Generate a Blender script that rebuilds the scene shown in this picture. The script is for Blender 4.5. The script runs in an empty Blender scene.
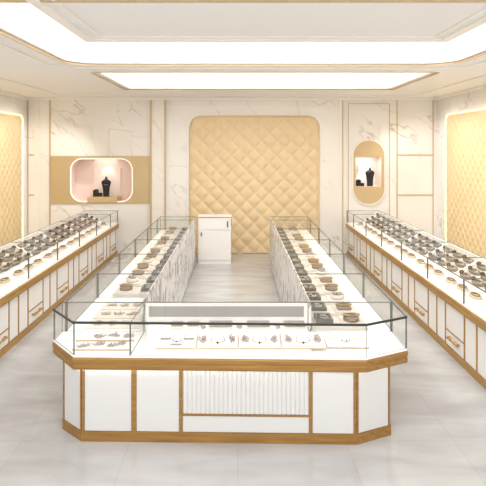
import bpy, bmesh, math, random
from mathutils import Vector, Matrix
random.seed(7)
PI = math.pi
C = bpy.context.scene.collection

# ------------------------------------------------------------------ materials
def new_mat(name):
    m = bpy.data.materials.new(name); m.use_nodes = True
    nt = m.node_tree
    return m, nt, nt.nodes, nt.links, nt.nodes['Principled BSDF']

def plain(name, col, rough=.5, metal=0.0, emit=None, es=0.0, noise=0.0, scale=30.0, spec=None, coat=0.0):
    m, nt, N, L, b = new_mat(name)
    b.inputs['Roughness'].default_value = rough
    b.inputs['Metallic'].default_value = metal
    b.inputs['Base Color'].default_value = (*col, 1)
    if spec is not None: b.inputs['Specular IOR Level'].default_value = spec
    if coat: b.inputs['Coat Weight'].default_value = coat
    if emit:
        b.inputs['Emission Color'].default_value = (*emit, 1)
        b.inputs['Emission Strength'].default_value = es
    if noise:
        g = N.new('ShaderNodeNewGeometry'); t = N.new('ShaderNodeTexNoise')
        t.inputs['Scale'].default_value = scale; t.inputs['Detail'].default_value = 4
        L.new(g.outputs['Position'], t.inputs['Vector'])
        r = N.new('ShaderNodeValToRGB')
        r.color_ramp.elements[0].position = .3; r.color_ramp.elements[1].position = .7
        r.color_ramp.elements[0].color = (*[c*(1-noise) for c in col], 1)
        r.color_ramp.elements[1].color = (*[min(1, c*(1+noise)) for c in col], 1)
        L.new(t.outputs['Fac'], r.inputs['Fac']); L.new(r.outputs['Color'], b.inputs['Base Color'])
    return m

def brushed(name, c0, c1, rough, metal, axis):
    """satin metal laminate with fine streaks running along one axis"""
    m, nt, N, L, b = new_mat(name)
    g = N.new('ShaderNodeNewGeometry'); mp = N.new('ShaderNodeMapping'); t = N.new('ShaderNodeTexNoise')
    sc = [40, 40, 40]
    for a in axis: sc[a] = 2.5
    mp.inputs['Scale'].default_value = sc
    t.inputs['Scale'].default_value = 1.0; t.inputs['Detail'].default_value = 3
    L.new(g.outputs['Position'], mp.inputs['Vector']); L.new(mp.outputs['Vector'], t.inputs['Vector'])
    r = N.new('ShaderNodeValToRGB')
    r.color_ramp.elements[0].position = .3; r.color_ramp.elements[1].position = .72
    r.color_ramp.elements[0].color = (*c0, 1); r.color_ramp.elements[1].color = (*c1, 1)
    L.new(t.outputs['Fac'], r.inputs['Fac']); L.new(r.outputs['Color'], b.inputs['Base Color'])
    b.inputs['Roughness'].default_value = rough; b.inputs['Metallic'].default_value = metal
    return m

def marble(name, base, vein, rough, scale, rot, width=.035, amount=.6, cloud=.06):
    m, nt, N, L, b = new_mat(name)
    g = N.new('ShaderNodeNewGeometry'); mr0 = N.new('ShaderNodeMapping'); mp = N.new('ShaderNodeMapping')
    mr0.inputs['Rotation'].default_value = rot
    mp.inputs['Scale'].default_value = (scale*.32, scale*.6, scale)
    L.new(g.outputs['Position'], mr0.inputs['Vector']); L.new(mr0.outputs['Vector'], mp.inputs['Vector'])
    n1 = N.new('ShaderNodeTexNoise'); n1.inputs['Scale'].default_value = 1.0; n1.inputs['Detail'].default_value = 6
    n1.inputs['Roughness'].default_value = .5; n1.inputs['Distortion'].default_value = .25
    L.new(mp.outputs['Vector'], n1.inputs['Vector'])
    s = N.new('ShaderNodeMath'); s.operation = 'SUBTRACT'; s.inputs[1].default_value = .5
    a = N.new('ShaderNodeMath'); a.operation = 'ABSOLUTE'
    L.new(n1.outputs['Fac'], s.inputs[0]); L.new(s.outputs[0], a.inputs[0])
    mr = N.new('ShaderNodeMapRange'); mr.inputs[1].default_value = 0; mr.inputs[2].default_value = width
    mr.inputs[3].default_value = 1; mr.inputs[4].default_value = 0
    L.new(a.outputs[0], mr.inputs[0])
    n2 = N.new('ShaderNodeTexNoise'); n2.inputs['Scale'].default_value = .9; n2.inputs['Detail'].default_value = 3
    L.new(g.outputs['Position'], n2.inputs['Vector'])
    mr2 = N.new('ShaderNodeMapRange'); mr2.inputs[1].default_value = .4; mr2.inputs[2].default_value = .65
    mr2.inputs[3].default_value = 0; mr2.inputs[4].default_value = amount
    L.new(n2.outputs['Fac'], mr2.inputs[0])
    mu = N.new('ShaderNodeMath'); mu.operation = 'MULTIPLY'
    L.new(mr.outputs[0], mu.inputs[0]); L.new(mr2.outputs[0], mu.inputs[1])
    cl = N.new('ShaderNodeValToRGB')
    cl.color_ramp.elements[0].position = .3; cl.color_ramp.elements[1].position = .7
    cl.color_ramp.elements[0].color = (*[c*(1-cloud) for c in base], 1)
    cl.color_ramp.elements[1].color = (*base, 1)
    L.new(n2.outputs['Fac'], cl.inputs['Fac'])
    mx = N.new('ShaderNodeMix'); mx.data_type = 'RGBA'
    L.new(mu.outputs[0], mx.inputs[0]); L.new(cl.outputs['Color'], mx.inputs[6]); mx.inputs[7].default_value = (*vein, 1)
    L.new(mx.outputs[2], b.inputs['Base Color'])
    b.inputs['Roughness'].default_value = rough
    return m

def speckled(name):
    """white back panels strewn with upright grey flecks"""
    m, nt, N, L, b = new_mat(name)
    g = N.new('ShaderNodeNewGeometry'); mp = N.new('ShaderNodeMapping')
    mr0 = N.new('ShaderNodeMapping'); mr0.inputs['Rotation'].default_value = (.3, 0, 0)
    mp.inputs['Scale'].default_value = (8, 6, 3.6)
    L.new(g.outputs['Position'], mr0.inputs['Vector']); L.new(mr0.outputs['Vector'], mp.inputs['Vector'])
    t = N.new('ShaderNodeTexNoise'); t.inputs['Scale'].default_value = 1.5; t.inputs['Detail'].default_value = 4
    t.inputs['Roughness'].default_value = .7; t.inputs['Distortion'].default_value = .6
    L.new(mp.outputs['Vector'], t.inputs['Vector'])
    r = N.new('ShaderNodeValToRGB')
    r.color_ramp.elements[0].position = .50; r.color_ramp.elements[0].color = (.80, .785, .77, 1)
    r.color_ramp.elements[1].position = .575; r.color_ramp.elements[1].color = (.24, .225, .22, 1)
    L.new(t.outputs['Fac'], r.inputs['Fac']); L.new(r.outputs['Color'], b.inputs['Base Color'])
    b.inputs['Roughness'].default_value = .3
    return m

def glass_mat(name, tint, gloss):
    m, nt, N, L, b = new_mat(name)
    out = N['Material Output']
    tr = N.new('ShaderNodeBsdfTransparent'); tr.inputs[0].default_value = (*tint, 1)
    gl = N.new('ShaderNodeBsdfGlossy'); gl.inputs['Roughness'].default_value = .02
    lw = N.new('ShaderNodeLayerWeight'); lw.inputs[0].default_value = .5
    pw = N.new('ShaderNodeMath'); pw.operation = 'POWER'; pw.inputs[1].default_value = 5
    fr = N.new('ShaderNodeMath'); fr.operation = 'MULTIPLY_ADD'; fr.inputs[1].default_value = .96; fr.inputs[2].default_value = .04
    L.new(lw.outputs['Facing'], pw.inputs[0]); L.new(pw.outputs[0], fr.inputs[0])
    mu = N.new('ShaderNodeMath'); mu.operation = 'MULTIPLY'; mu.inputs[1].default_value = gloss
    mx = N.new('ShaderNodeMixShader')
    L.new(fr.outputs[0], mu.inputs[0]); L.new(mu.outputs[0], mx.inputs[0])
    L.new(tr.outputs[0], mx.inputs[1]); L.new(gl.outputs[0], mx.inputs[2]); L.new(mx.outputs[0], out.inputs['Surface'])
    return m

def tile_floor(name):
    m, nt, N, L, b = new_mat(name)
    g = N.new('ShaderNodeNewGeometry')
    br = N.new('ShaderNodeTexBrick'); br.offset = 0.0
    br.inputs['Scale'].default_value = 1.0; br.inputs['Mortar Size'].default_value = .003
    br.inputs['Brick Width'].default_value = .9; br.inputs['Row Height'].default_value = .9
    br.inputs['Color1'].default_value = (.455, .453, .455, 1); br.inputs['Color2'].default_value = (.435, .433, .435, 1)
    br.inputs['Mortar'].default_value = (.38, .378, .378, 1)
    L.new(g.outputs['Position'], br.inputs['Vector'])
    mp = N.new('ShaderNodeMapping'); mp.inputs['Rotation'].default_value = (0, 0, .9); mp.inputs['Scale'].default_value = (.7, 2.2, 1)
    L.new(g.outputs['Position'], mp.inputs['Vector'])
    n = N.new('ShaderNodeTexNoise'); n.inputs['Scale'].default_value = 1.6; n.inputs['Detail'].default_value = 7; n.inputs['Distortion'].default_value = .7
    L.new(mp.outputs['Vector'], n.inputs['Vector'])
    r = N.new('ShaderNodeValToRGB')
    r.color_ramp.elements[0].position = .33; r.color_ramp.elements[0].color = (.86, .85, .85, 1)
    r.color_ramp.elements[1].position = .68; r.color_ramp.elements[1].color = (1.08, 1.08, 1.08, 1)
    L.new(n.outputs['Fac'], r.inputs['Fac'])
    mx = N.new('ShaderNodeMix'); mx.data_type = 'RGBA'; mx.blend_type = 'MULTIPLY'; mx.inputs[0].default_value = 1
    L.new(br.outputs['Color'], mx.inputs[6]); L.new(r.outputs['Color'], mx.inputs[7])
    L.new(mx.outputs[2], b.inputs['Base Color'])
    b.inputs['Roughness'].default_value = .16
    b.inputs['Specular IOR Level'].default_value = .6
    return m

M = {}
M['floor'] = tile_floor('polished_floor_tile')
M['wall'] = marble('cream_wall_marble', (.865, .835, .80), (.40, .34, .28), .2, 1.7, (-.55, -.65, 0), .014, .62, .05)
M['pilaster'] = marble('pale_pilaster_stone', (.88, .84, .78), (.55, .46, .36), .25, 1.8, (-.5, -.65, 0), .025, .6)
M['paint'] = plain('ceiling_paint', (.86, .845, .83), .7)
M['plaster'] = plain('cream_plaster_moulding', (.90, .86, .80), .55)
M['cove_paint'] = plain('cove_paint', (.90, .87, .81), .7)
M['gold_line'] = plain('gold_inlay', (.58, .45, .29), .45, .2)
M['pale_line'] = plain('pale_inlay_and_reflection', (.87, .82, .75), .35)
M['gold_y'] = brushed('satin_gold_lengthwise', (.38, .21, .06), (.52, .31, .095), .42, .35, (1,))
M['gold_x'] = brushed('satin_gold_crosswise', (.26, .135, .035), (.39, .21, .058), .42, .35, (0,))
M['gold_plate'] = plain('satin_gold_plate', (.59, .45, .25), .45, .35, noise=.05, scale=1.5)
M['white'] = plain('white_lacquer', (.87, .855, .83), .35)
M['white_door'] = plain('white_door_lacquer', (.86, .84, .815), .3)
M['front_white'] = plain('satin_white_front_panel', (.60, .595, .585), .4)
M['deck'] = plain('white_display_board', (.93, .92, .90), .6)
M['speckle'] = speckled('flecked_white_stone')
M['glass'] = glass_mat('clear_showcase_glass', (.99, .993, .99), .3)
M['glass_edge'] = plain('cut_glass_edge', (.15, .17, .16), .25)
M['dark_edge'] = plain('dark_edge_trim', (.02, .023, .022), .35)
M['post'] = plain('grey_metal_post', (.13, .13, .125), .35, .4)
M['grey_panel'] = plain('grey_sliding_panel', (.36, .345, .335), .35)
M['quilt'] = plain('tufted_cream_leather', (.74, .575, .35), .45, noise=.03, scale=3)
M['quilt_side'] = plain('tufted_golden_leather', (.73, .56, .32), .45, noise=.03, scale=3)
M['button'] = plain('tuft_button', (.58, .38, .17), .5)
M['warm_led'] = plain('warm_led_strip', (1, .9, .6), .5, emit=(1, .73, .28), es=1.0)
M['led'] = plain('led_strip', (1, .97, .9), .5, emit=(1, .93, .80), es=9.0)
M['case_led'] = plain('showcase_led_strip', (1, .97, .9), .5, emit=(1, .95, .87), es=4.0)
M['sky_panel'] = plain('luminous_ceiling_panel', (1, .98, .93), .5, emit=(1, .97, .92), es=1.25)
M['pink'] = plain('pink_niche_lining', (.84, .69, .62), .6)
M['pink_back'] = plain('pale_pink_niche_back', (.86, .75, .69), .6)
M['pink_glow'] = plain('niche_glow_rim', (1, .9, .85), .5, emit=(1, .80, .70), es=.4)
M['black'] = plain('black_velvet', (.012, .011, .011), .7)
M['white_stand'] = plain('white_display_stand', (.90, .88, .86), .5)
M['grey_velvet'] = plain('grey_velvet', (.33, .31, .295), .85, noise=.15, scale=60)
M['mid_velvet'] = plain('smoke_grey_velvet', (.15, .14, .135), .85, noise=.2, scale=60)
M['riser'] = plain('pale_linen_riser', (.68, .63, .58), .8)
M['dark_grey'] = plain('dark_grey_velvet', (.20, .18, .17), .85)
M['beige'] = plain('beige_linen_tray', (.60, .50, .40), .8, noise=.06, scale=80)
M['tan'] = plain('tan_cushion', (.27, .20, .145), .8, noise=.25, scale=60)
M['pale_cushion'] = plain('pale_cushion', (.74, .68, .62), .8, noise=.06, scale=60)
M['silver'] = plain('silver', (.40, .385, .37), .3, .8)
M['bright_gold'] = plain('polished_gold', (.42, .28, .15), .3, .7)
M['rose'] = plain('rose_beads', (.50, .41, .38), .4, .1)
M['handle'] = plain('brass_handle', (.52, .30, .08), .3, .7)
M['knob'] = plain('steel_knob', (.30, .29, .28), .3, .8)

# ------------------------------------------------------------------ mesh helpers
class MB:
    def __init__(s): s.v = []; s.f = []; s.mi = []
    def add(s, vs, fs, mi=0):
        b = len(s.v); s.v += [tuple(v) for v in vs]
        s.f += [tuple(b+i for i in f) for f in fs]
        s.mi += mi if isinstance(mi, list) else [mi]*len(fs)
        return s
    def box(s, x0, x1, y0, y1, z0, z1, mi=0):
        if x0 > x1: x0, x1 = x1, x0
        if y0 > y1: y0, y1 = y1, y0
        v = [(x, y, z) for z in (z0, z1) for y in (y0, y1) for x in (x0, x1)]
        f = [(0,2,3,1), (4,5,7,6), (0,1,5,4), (2,6,7,3), (0,4,6,2), (1,3,7,5)]
        return s.add(v, f, mi)
    def prism(s, poly, z0, z1):
        n = len(poly)
        v = [(x, y, z0) for x, y in poly]+[(x, y, z1) for x, y in poly]
        f = [tuple(range(n-1, -1, -1)), tuple(range(n, 2*n))]
        f += [(i, (i+1) % n, n+(i+1) % n, n+i) for i in range(n)]
        return s.add(v, f)
    def loft(s, rings, cap=True):
        n = len(rings[0]); v = [p for r in rings for p in r]; f = []
        for k in range(len(rings)-1):
            for i in range(n):
                j = (i+1) % n
                f.append((k*n+i, k*n+j, (k+1)*n+j, (k+1)*n+i))
        if cap:
            f.append(tuple(range(n-1, -1, -1))); f.append(tuple(range((len(rings)-1)*n, len(rings)*n)))
        return s.add(v, f)
    def lathe(s, prof, seg=20, sx=1, sy=1, c=(0, 0, 0)):
        rings = [[(c[0]+r*sx*math.cos(2*PI*i/seg), c[1]+r*sy*math.sin(2*PI*i/seg), c[2]+z) for i in range(seg)] for r, z in prof]
        return s.loft(rings)
    def torus(s, R, r, c=(0, 0, 0), sx=1, sy=1, seg=24, m=6, a0=0, a1=2*PI):
        full = abs(a1-a0-2*PI) < 1e-6
        rings = []
        for i in range(seg if full else seg+1):
            a = a0+(a1-a0)*i/seg
            rings.append([(c[0]+(R+r*math.cos(2*PI*j/m))*math.cos(a)*sx, c[1]+(R+r*math.cos(2*PI*j/m))*math.sin(a)*sy, c[2]+r*math.sin(2*PI*j/m)) for j in range(m)])
        if full: rings.append(rings[0])
        return s.loft(rings, not full)
    def ball(s, c, r, sz=1, seg=8, rings=5):
        prof = [(r*math.sin(PI*k/rings)+1e-5, -r*math.cos(PI*k/rings)*sz) for k in range(rings+1)]
        return s.lathe(prof, seg, c=c)
    def tube(s, pts, r, m=8):
        pts = [Vector(p) for p in pts]; rings = []
        for i, p in enumerate(pts):
            d = (pts[min(i+1, len(pts)-1)]-pts[max(i-1, 0)]).normalized()
            a = d.cross(Vector((0, 0, 1)));  a = a.normalized() if a.length > 1e-3 else Vector((1, 0, 0))
            b = d.cross(a)
            rings.append([tuple(p+a*r*math.cos(2*PI*j/m)+b*r*math.sin(2*PI*j/m)) for j in range(m)])
        return s.loft(rings)
    def build(s, name, mat, parent=None, smooth=False, bevel=0, origin=None):
        me = bpy.data.meshes.new(name)
        v = s.v
        if origin is not None: v = [(a-origin[0], b-origin[1], c-origin[2]) for a, b, c in v]
        me.from_pydata(v, [], s.f)
        mats = mat if isinstance(mat, list) else [mat]
        for m in mats: me.materials.append(m)
        for p, i in zip(me.polygons, s.mi): p.material_index = i
        bm = bmesh.new(); bm.from_mesh(me)
        bmesh.ops.recalc_face_normals(bm, faces=bm.faces)
        bm.to_mesh(me); bm.free()
        if smooth:
            for p in me.polygons: p.use_smooth = True
        o = bpy.data.objects.new(name, me); C.objects.link(o)
        if origin is not None: o.location = origin
        if parent is not None: o.parent = parent
        if bevel:
            b = o.modifiers.new('soft_edge', 'BEVEL'); b.width = bevel; b.segments = 2; b.limit_method = 'ANGLE'
        return o

def tag(o, label, cat, group=None):
    o['label'] = label; o['category'] = cat
    if group: o['group'] = group
    return o
def thing(name, label, cat, loc=(0, 0, 0), rot=(0, 0, 0), group=None):
    o = bpy.data.objects.new(name, None); o.empty_display_size = .1; C.objects.link(o)
    o.location = loc; o.rotation_euler = rot
    return tag(o, label, cat, group)
def struct(o): o['kind'] = 'structure'; return o
def copy_tree(o, parent=None):
    c = o.copy(); C.objects.link(c)
    if parent is not None: c.parent = parent; c.matrix_parent_inverse = o.matrix_parent_inverse
    for ch in list(o.children): copy_tree(ch, c)
    return c
def drop_tree(o):
    for ch in list(o.children): drop_tree(ch)
    bpy.data.objects.remove(o)

def rounded(x0, x1, z0, z1, r, seg=8, corners=(1, 1, 1, 1)):
    """closed 2D loop counter-clockwise; corners: bl, br, tr, tl"""
    P = []
    for (cx, cz, a, on, px, pz) in ((x0+r, z0+r, PI, corners[0], x0, z0), (x1-r, z0+r, 1.5*PI, corners[1], x1, z0), (x1-r, z1-r, 0, corners[2], x1, z1), (x0+r, z1-r, .5*PI, corners[3], x0, z1)):
        if on:
            for k in range(seg+1):
                t = a+.5*PI*k/seg; P.append((cx+r*math.cos(t), cz+r*math.sin(t)))
        else: P.append((px, pz))
    return P

def plate(loops, depth, to3, name, mat, parent=None):
    """flat sheet with holes, given a thickness; loops in 2D, to3(u, v, w) -> world"""
    cu = bpy.data.curves.new('outline', 'CURVE'); cu.dimensions = '2D'; cu.fill_mode = 'BOTH'
    cu.extrude = depth/2
    for lp in loops:
        sp = cu.splines.new('POLY'); sp.points.add(len(lp)-1); sp.use_cyclic_u = True
        for p, q in zip(sp.points, lp): p.co = (q[0], q[1], 0, 1)
    tmp = bpy.data.objects.new('outline', cu); C.objects.link(tmp)
    dg = bpy.context.evaluated_depsgraph_get(); dg.update()
    me = bpy.data.meshes.new_from_object(tmp.evaluated_get(dg))
    mb = MB(); mb.add([to3(v.co.x, v.co.y, v.co.z+depth/2) for v in me.vertices], [tuple(p.vertices) for p in me.polygons])
    bpy.data.objects.remove(tmp); bpy.data.curves.remove(cu); bpy.data.meshes.remove(me)
    return mb.build(name, mat, parent)

def ring_wall(loop, z0, z1, t, out=True):
    """a band standing along a closed 2D loop, thickness t offset outward or inward"""
    n = len(loop); mb = MB(); v = []
    A = sum(loop[i][0]*loop[(i+1) % n][1]-loop[(i+1) % n][0]*loop[i][1] for i in range(n))
    sg = (1 if A > 0 else -1)*(1 if out else -1)
    off = []
    for i in range(n):
        p0, p1, p2 = Vector(loop[i-1]), Vector(loop[i]), Vector(loop[(i+1) % n])
        d1 = (p1-p0).normalized(); d2 = (p2-p1).normalized()
        n1 = Vector((d1.y, -d1.x)); n2 = Vector((d2.y, -d2.x))
        b = (n1+n2); b = b.normalized() if b.length > 1e-6 else n1
        k = t/max(.3, b.dot(n1)); off.append(p1+b*k*sg)
    r = [[(*loop[i], z0), (*loop[i], z1), (off[i].x, off[i].y, z1), (off[i].x, off[i].y, z0)] for i in range(n)]
    r.append(r[0])
    return mb.loft(r, cap=False)

def outset(poly, d):
    """offset of an open counter line: list of (x,y), moved outward from customers' side (to the right of travel)"""
    res = []
    for i in range(len(poly)):
        p = Vector(poly[i])
        ns = []
        if i > 0: e = (p-Vector(poly[i-1])).normalized(); ns.append(Vector((e.y, -e.x)))
        if i < len(poly)-1: e = (Vector(poly[i+1])-p).normalized(); ns.append(Vector((e.y, -e.x)))
        b = sum(ns, Vector((0, 0))).normalized()
        res.append(tuple(p+b*(d/max(.3, b.dot(ns[0])))))
    return res

# ------------------------------------------------------------------ camera
F = 540.0; VX, VY, H = 238.0, 147.0, 2.45
cam = bpy.data.cameras.new('camera'); co = bpy.data.objects.new('camera', cam); C.objects.link(co)
co.location = (0, 0, H); co.rotation_euler = (PI/2, 0, 0)
cam.sensor_width = 36; cam.lens = 36*F/486
cam.shift_x = (243-VX)/486; cam.shift_y = -(243-VY)/486
cam.clip_end = 100
bpy.context.scene.camera = co
YB = 12.47; SB = F/YB
def bx(px): return (px-VX)/SB
def bz(py): return H+(VY-py)/SB

# ------------------------------------------------------------------ room shell
XL, XR, ZC = -4.87, 4.60, 3.60
struct(MB().box(XL-.2, XR+.2, -1.5, YB+.7, -.12, 0).build('floor', M['floor']))
struct(MB().box(XL-.15, XL, -1.5, YB+.6, 0, 4.3).build('wall_left', M['wall']))
struct(MB().box(XR, XR+.15, -1.5, YB+.6, 0, 4.3).build('wall_right', M['wall']))
# back wall with the openings of the two niches
pn = rounded(bx(70.5), bx(133), bz(202), bz(158.3), .27, 8)
cap_hole = [(bx(355.2), bz(186.5)), (bx(381.2), bz(186.5)), (bx(381.2), bz(157)), (bx(355.2), bz(157))]
backw = plate([[(XL, 0), (XR, 0), (XR, 4.3), (XL, 4.3)], pn, cap_hole], .02, lambda u, v, w: (u, YB+w, v), 'wall_back', M['wall'])
struct(backw)

# ceiling: a slab with two recesses, a panel in the first
rec1 = rounded(-2.40, 3.05, 2.3, 7.62, .45, 8)
rec2 = rounded(-2.28, 3.12, 8.28, 10.85, .10, 4)
flat = lambda z: (lambda u, v, w: (u, v, z+w))
struct(plate([[(XL, -1.5), (XR, -1.5), (XR, YB), (XL, YB)], rec1, rec2], .12, flat(ZC), 'ceiling', M['paint']))
tn = [0]
def trim(mb, mat, **k):
    tn[0] += 1
    return struct(mb.build('trim_%d' % tn[0], M[mat], **k))  # also names the raised marble reflections on the back wall
trim(ring_wall(rec1, ZC+.02, 4.12, .04), 'cove_paint')
trim(ring_wall(rec2, ZC+.02, 4.12, .04), 'cove_paint')
trim(ring_wall(rec1, ZC-.010, ZC+.022, .025, False), 'gold_line')
trim(ring_wall(rec1, ZC+.022, ZC+.13, .07, False), 'plaster')
trim(ring_wall(rec2, ZC-.010, ZC+.015, .025, False), 'gold_line')
trim(ring_wall(rec2, ZC+.015, ZC+.13, .12, False), 'plaster')
trim(ring_wall(rounded(-2.62, 3.27, 2.0, 7.80, .5, 8), ZC-.02, ZC+.01, .03), 'plaster')
struct(plate([[(-1.54, 2.4), (2.16, 2.4), (2.16, 5.72), (-1.54, 5.72)]], .08, flat(ZC), 'ceiling_panel', M['paint']))
pl = [(-1.54, 2.4), (2.16, 2.4), (2.16, 5.72), (-1.54, 5.72)]
trim(ring_wall(pl, ZC-.02, ZC+.13, .10), 'plaster')
trim(ring_wall([(-1.42, 2.52), (2.04, 2.52), (2.04, 5.60), (-1.42, 5.60)], ZC-.014, ZC+.01, .03), 'plaster')
# suspended-panel hangers keep it up (out of sight above)
for nm, lp, z in (('luminous_ceiling', rec1, 4.12), ('luminous_ceiling', rec2, 4.12)):
    o = plate([lp], .03, flat(z), nm, M['sky_panel'])
    tag(o, 'glowing white ceiling recess around the plain central panel' if lp is rec1 else 'narrow glowing ceiling slot between central recess and quilted back wall', 'ceiling light')
# cross beam with a gold line
trim(MB().box(XL, XR, 3.5, 4.24, ZC-.006, ZC-.001), 'plaster')
trim(MB().box(XL, XR, 4.20, 4.25, ZC-.016, ZC-.001), 'gold_line')
# crown mouldings and soffit step
for a, b in ((XL, -3.93), (3.93, XR)):
    trim(MB().box(a, b, -1.5, YB, ZC-.015, ZC-.001), 'paint')
trim(MB().box(-3.93, 3.93, 11.95, YB, ZC-.015, ZC-.001), 'paint')
for k, (d, h) in enumerate(((.10, .03), (.05, .055))):
    trim(MB().box(XL+.002, XR-.002, YB-d, YB-.001, ZC-.016-h, ZC-.016-h+.0295), 'plaster')
    trim(MB().box(XL+.001, XL+d, -1.5, YB-d, ZC-.016-h, ZC-.016-h+.0295), 'plaster')
    trim(MB().box(XR-d, XR-.001, -1.5, YB-d, ZC-.016-h, ZC-.016-h+.0295), 'plaster')

# back wall inlays
WT = ZC-.072
def vline(px, w=.035, mat='gold_line', z0=0.0, z1=WT, d=.012):
    trim(MB().box(bx(px)-w/2, bx(px)+w/2, YB-d, YB-.0005, z0, z1), mat)
def hline(px0, px1, py, w=.03, mat='gold_line', d=.011):
    trim(MB().box(bx(px0), bx(px1), YB-d, YB-.0005, bz(py)-w/2, bz(py)+w/2), mat)
vline(50, .034); vline(37, .12, 'pilaster'); vline(28, .02)
hline(29, 35.6, 155); hline(29, 35.6, 195)
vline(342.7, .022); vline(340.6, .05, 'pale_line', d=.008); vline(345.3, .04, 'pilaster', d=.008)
vline(397, .024); vline(433, .022); hline(397.5, 432.5, 155, .03); hline(397.5, 432.5, 195, .03)
# framed panel round the capsule niche
fx0, fx1, fz0, fz1 = bx(348.5), bx(389), .6, bz(104)
trim(ring_wall([(fx0, fz0), (fx1, fz0), (fx1, fz1), (fx0, fz1)], YB-.012, YB-.0005, .015), 'gold_line')
o = bpy.data.objects['trim_%d' % tn[0]]
for v in o.data.vertices: x, z, y = v.co; v.co = (x, y, z)
# pilaster between niche wall and quilted wall
trim(MB().box(bx(151), bx(166), YB-.06, YB-.0005, 0, WT), 'pilaster')
for px in (151.4, 165.6): trim(MB().box(bx(px)-.022, bx(px)+.022, YB-.075, YB-.0605, 0, WT), 'gold_line')
# pale surround of the quilted back panel
qx0, qx1, qz1 = bx(189.5), bx(319), bz(116)
trim(MB().box(bx(166.5), bx(340), YB-.012, YB-.0005, bz(108), bz(106.7)), 'pale_line')  # cream reflection in the marble, shaped as a raised pale band
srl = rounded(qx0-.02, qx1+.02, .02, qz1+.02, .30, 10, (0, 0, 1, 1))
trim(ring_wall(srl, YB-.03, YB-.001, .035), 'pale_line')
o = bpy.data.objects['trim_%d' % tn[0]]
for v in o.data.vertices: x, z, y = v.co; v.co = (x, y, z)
# reflections in the marble above the niches, shaped as slim pale raised lines
def reflection_line(pts, mat='pale_line'):
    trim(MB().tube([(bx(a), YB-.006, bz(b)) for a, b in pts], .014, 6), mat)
reflection_line([(56, 122), (86, 125.5), (91, 127), (92.5, 132), (93, 155)])
reflection_line([(109, 155), (109, 128.5), (131.5, 131.5), (132, 155)])
reflection_line([(379.5, 139.5), (379.5, 126), (382, 124.5)])

# ------------------------------------------------------------------ quilted panels
def quilt(u0, u1, z0, z1, r, pitch, amp, nx, nz, rad_corners):
    """cushion surface over a rounded-top rectangle: returns rows of (u, z, h)"""
    rows = []
    for i in range(nx+1):
        u = u0+(u1-u0)*i/nx
        top = z1
        if rad_corners[0] and u < u0+r: d = u0+r-u; top = z1-r+math.sqrt(max(0, r*r-d*d))
        if rad_corners[1] and u > u1-r: d = u-(u1-r); top = z1-r+math.sqrt(max(0, r*r-d*d))
        col = []
        for k in range(nz+1):
            z = z0+(top-z0)*k/nz
            a = abs(math.sin(PI*(u+z)/pitch)); b = abs(math.sin(PI*(u-z)/pitch))
            h = amp*(a*b)**.42
            edge = min(u-u0, u1-u, top-z, .06)/.06
            col.append((u, z, .02+h*max(0, min(1, edge))))
        rows.append(col)
    return rows
def quilt_obj(rows, to3, name, mat, parent):
    nx, nz = len(rows), len(rows[0]); mb = MB()
    v = [to3(*p) for c in rows for p in c]; n0 = len(v)
    v += [to3(p[0], p[1], 0) for c in rows for p in c]
    f = []
    for i in range(nx-1):
        for k in range(nz-1): f.append((i*nz+k, (i+1)*nz+k, (i+1)*nz+k+1, i*nz+k+1))
    per = [i*nz for i in range(nx)]+[(nx-1)*nz+k for k in range(1, nz)]+[i*nz+nz-1 for i in range(nx-2, -1, -1)]+[k for k in range(nz-2, 0, -1)]
    for a, b in zip(per, per[1:]+per[:1]): f.append((a, b, b+n0, a+n0))
    mb.add(v, f)
    return mb.build(name, mat, parent, smooth=True)
t = thing('upholstered_panel', 'wide cream diamond-tufted panel with rounded corners on the back wall', 'wall panel', ((qx0+qx1)/2, YB-.002, 0))
cx = (qx0+qx1)/2
quilt_obj(quilt(qx0-cx, qx1-cx, .004, qz1, .28, .345, .036, 160, 150, (1, 1)), lambda u, z, h: (u, -h, z), 'tufted_cushion', M['quilt'], t)
def side_quilt(xw, sg, y0, y1, z0, z1, label):
    yc = (y0+y1)/2
    t = thing('upholstered_panel', label, 'wall panel', (xw, yc, z0))
    quilt_obj(quilt(y0-yc, y1-yc, 0, z1-z0, .12, .23, .036, 120, 110, (1, 1)), lambda u, z, h: (sg*(.020+h), u, z), 'tufted_cushion', M['quilt_side'], t)
    MB().box(sg*.002, sg*.018, y0-yc+.03, y1-yc-.03, .03, z1-z0-.03).build('backing_board', M['white'], t)
    lo = rounded(y0-yc-.10, y1-yc+.10, -.015, z1-z0+.03, .15, 6); li = rounded(y0-yc+.005, y1-yc-.005, .01, z1-z0-.004, .12, 6)
    g = plate([lo, li], .035, lambda u, v, w: (sg*(.004+w), u, v), 'glow_strip', M['warm_led'], t)
    g['label'] = 'yellow glowing edge light'
side_quilt(XL, 1, 8.6, 12.06, .02, 3.14, 'golden tufted panel with glowing edge on wall beside the pink niche')
side_quilt(XR, -1, 8.4, 11.80, .02, 3.14, 'golden tufted panel with glowing edge on wall beside the capsule niche')

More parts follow.
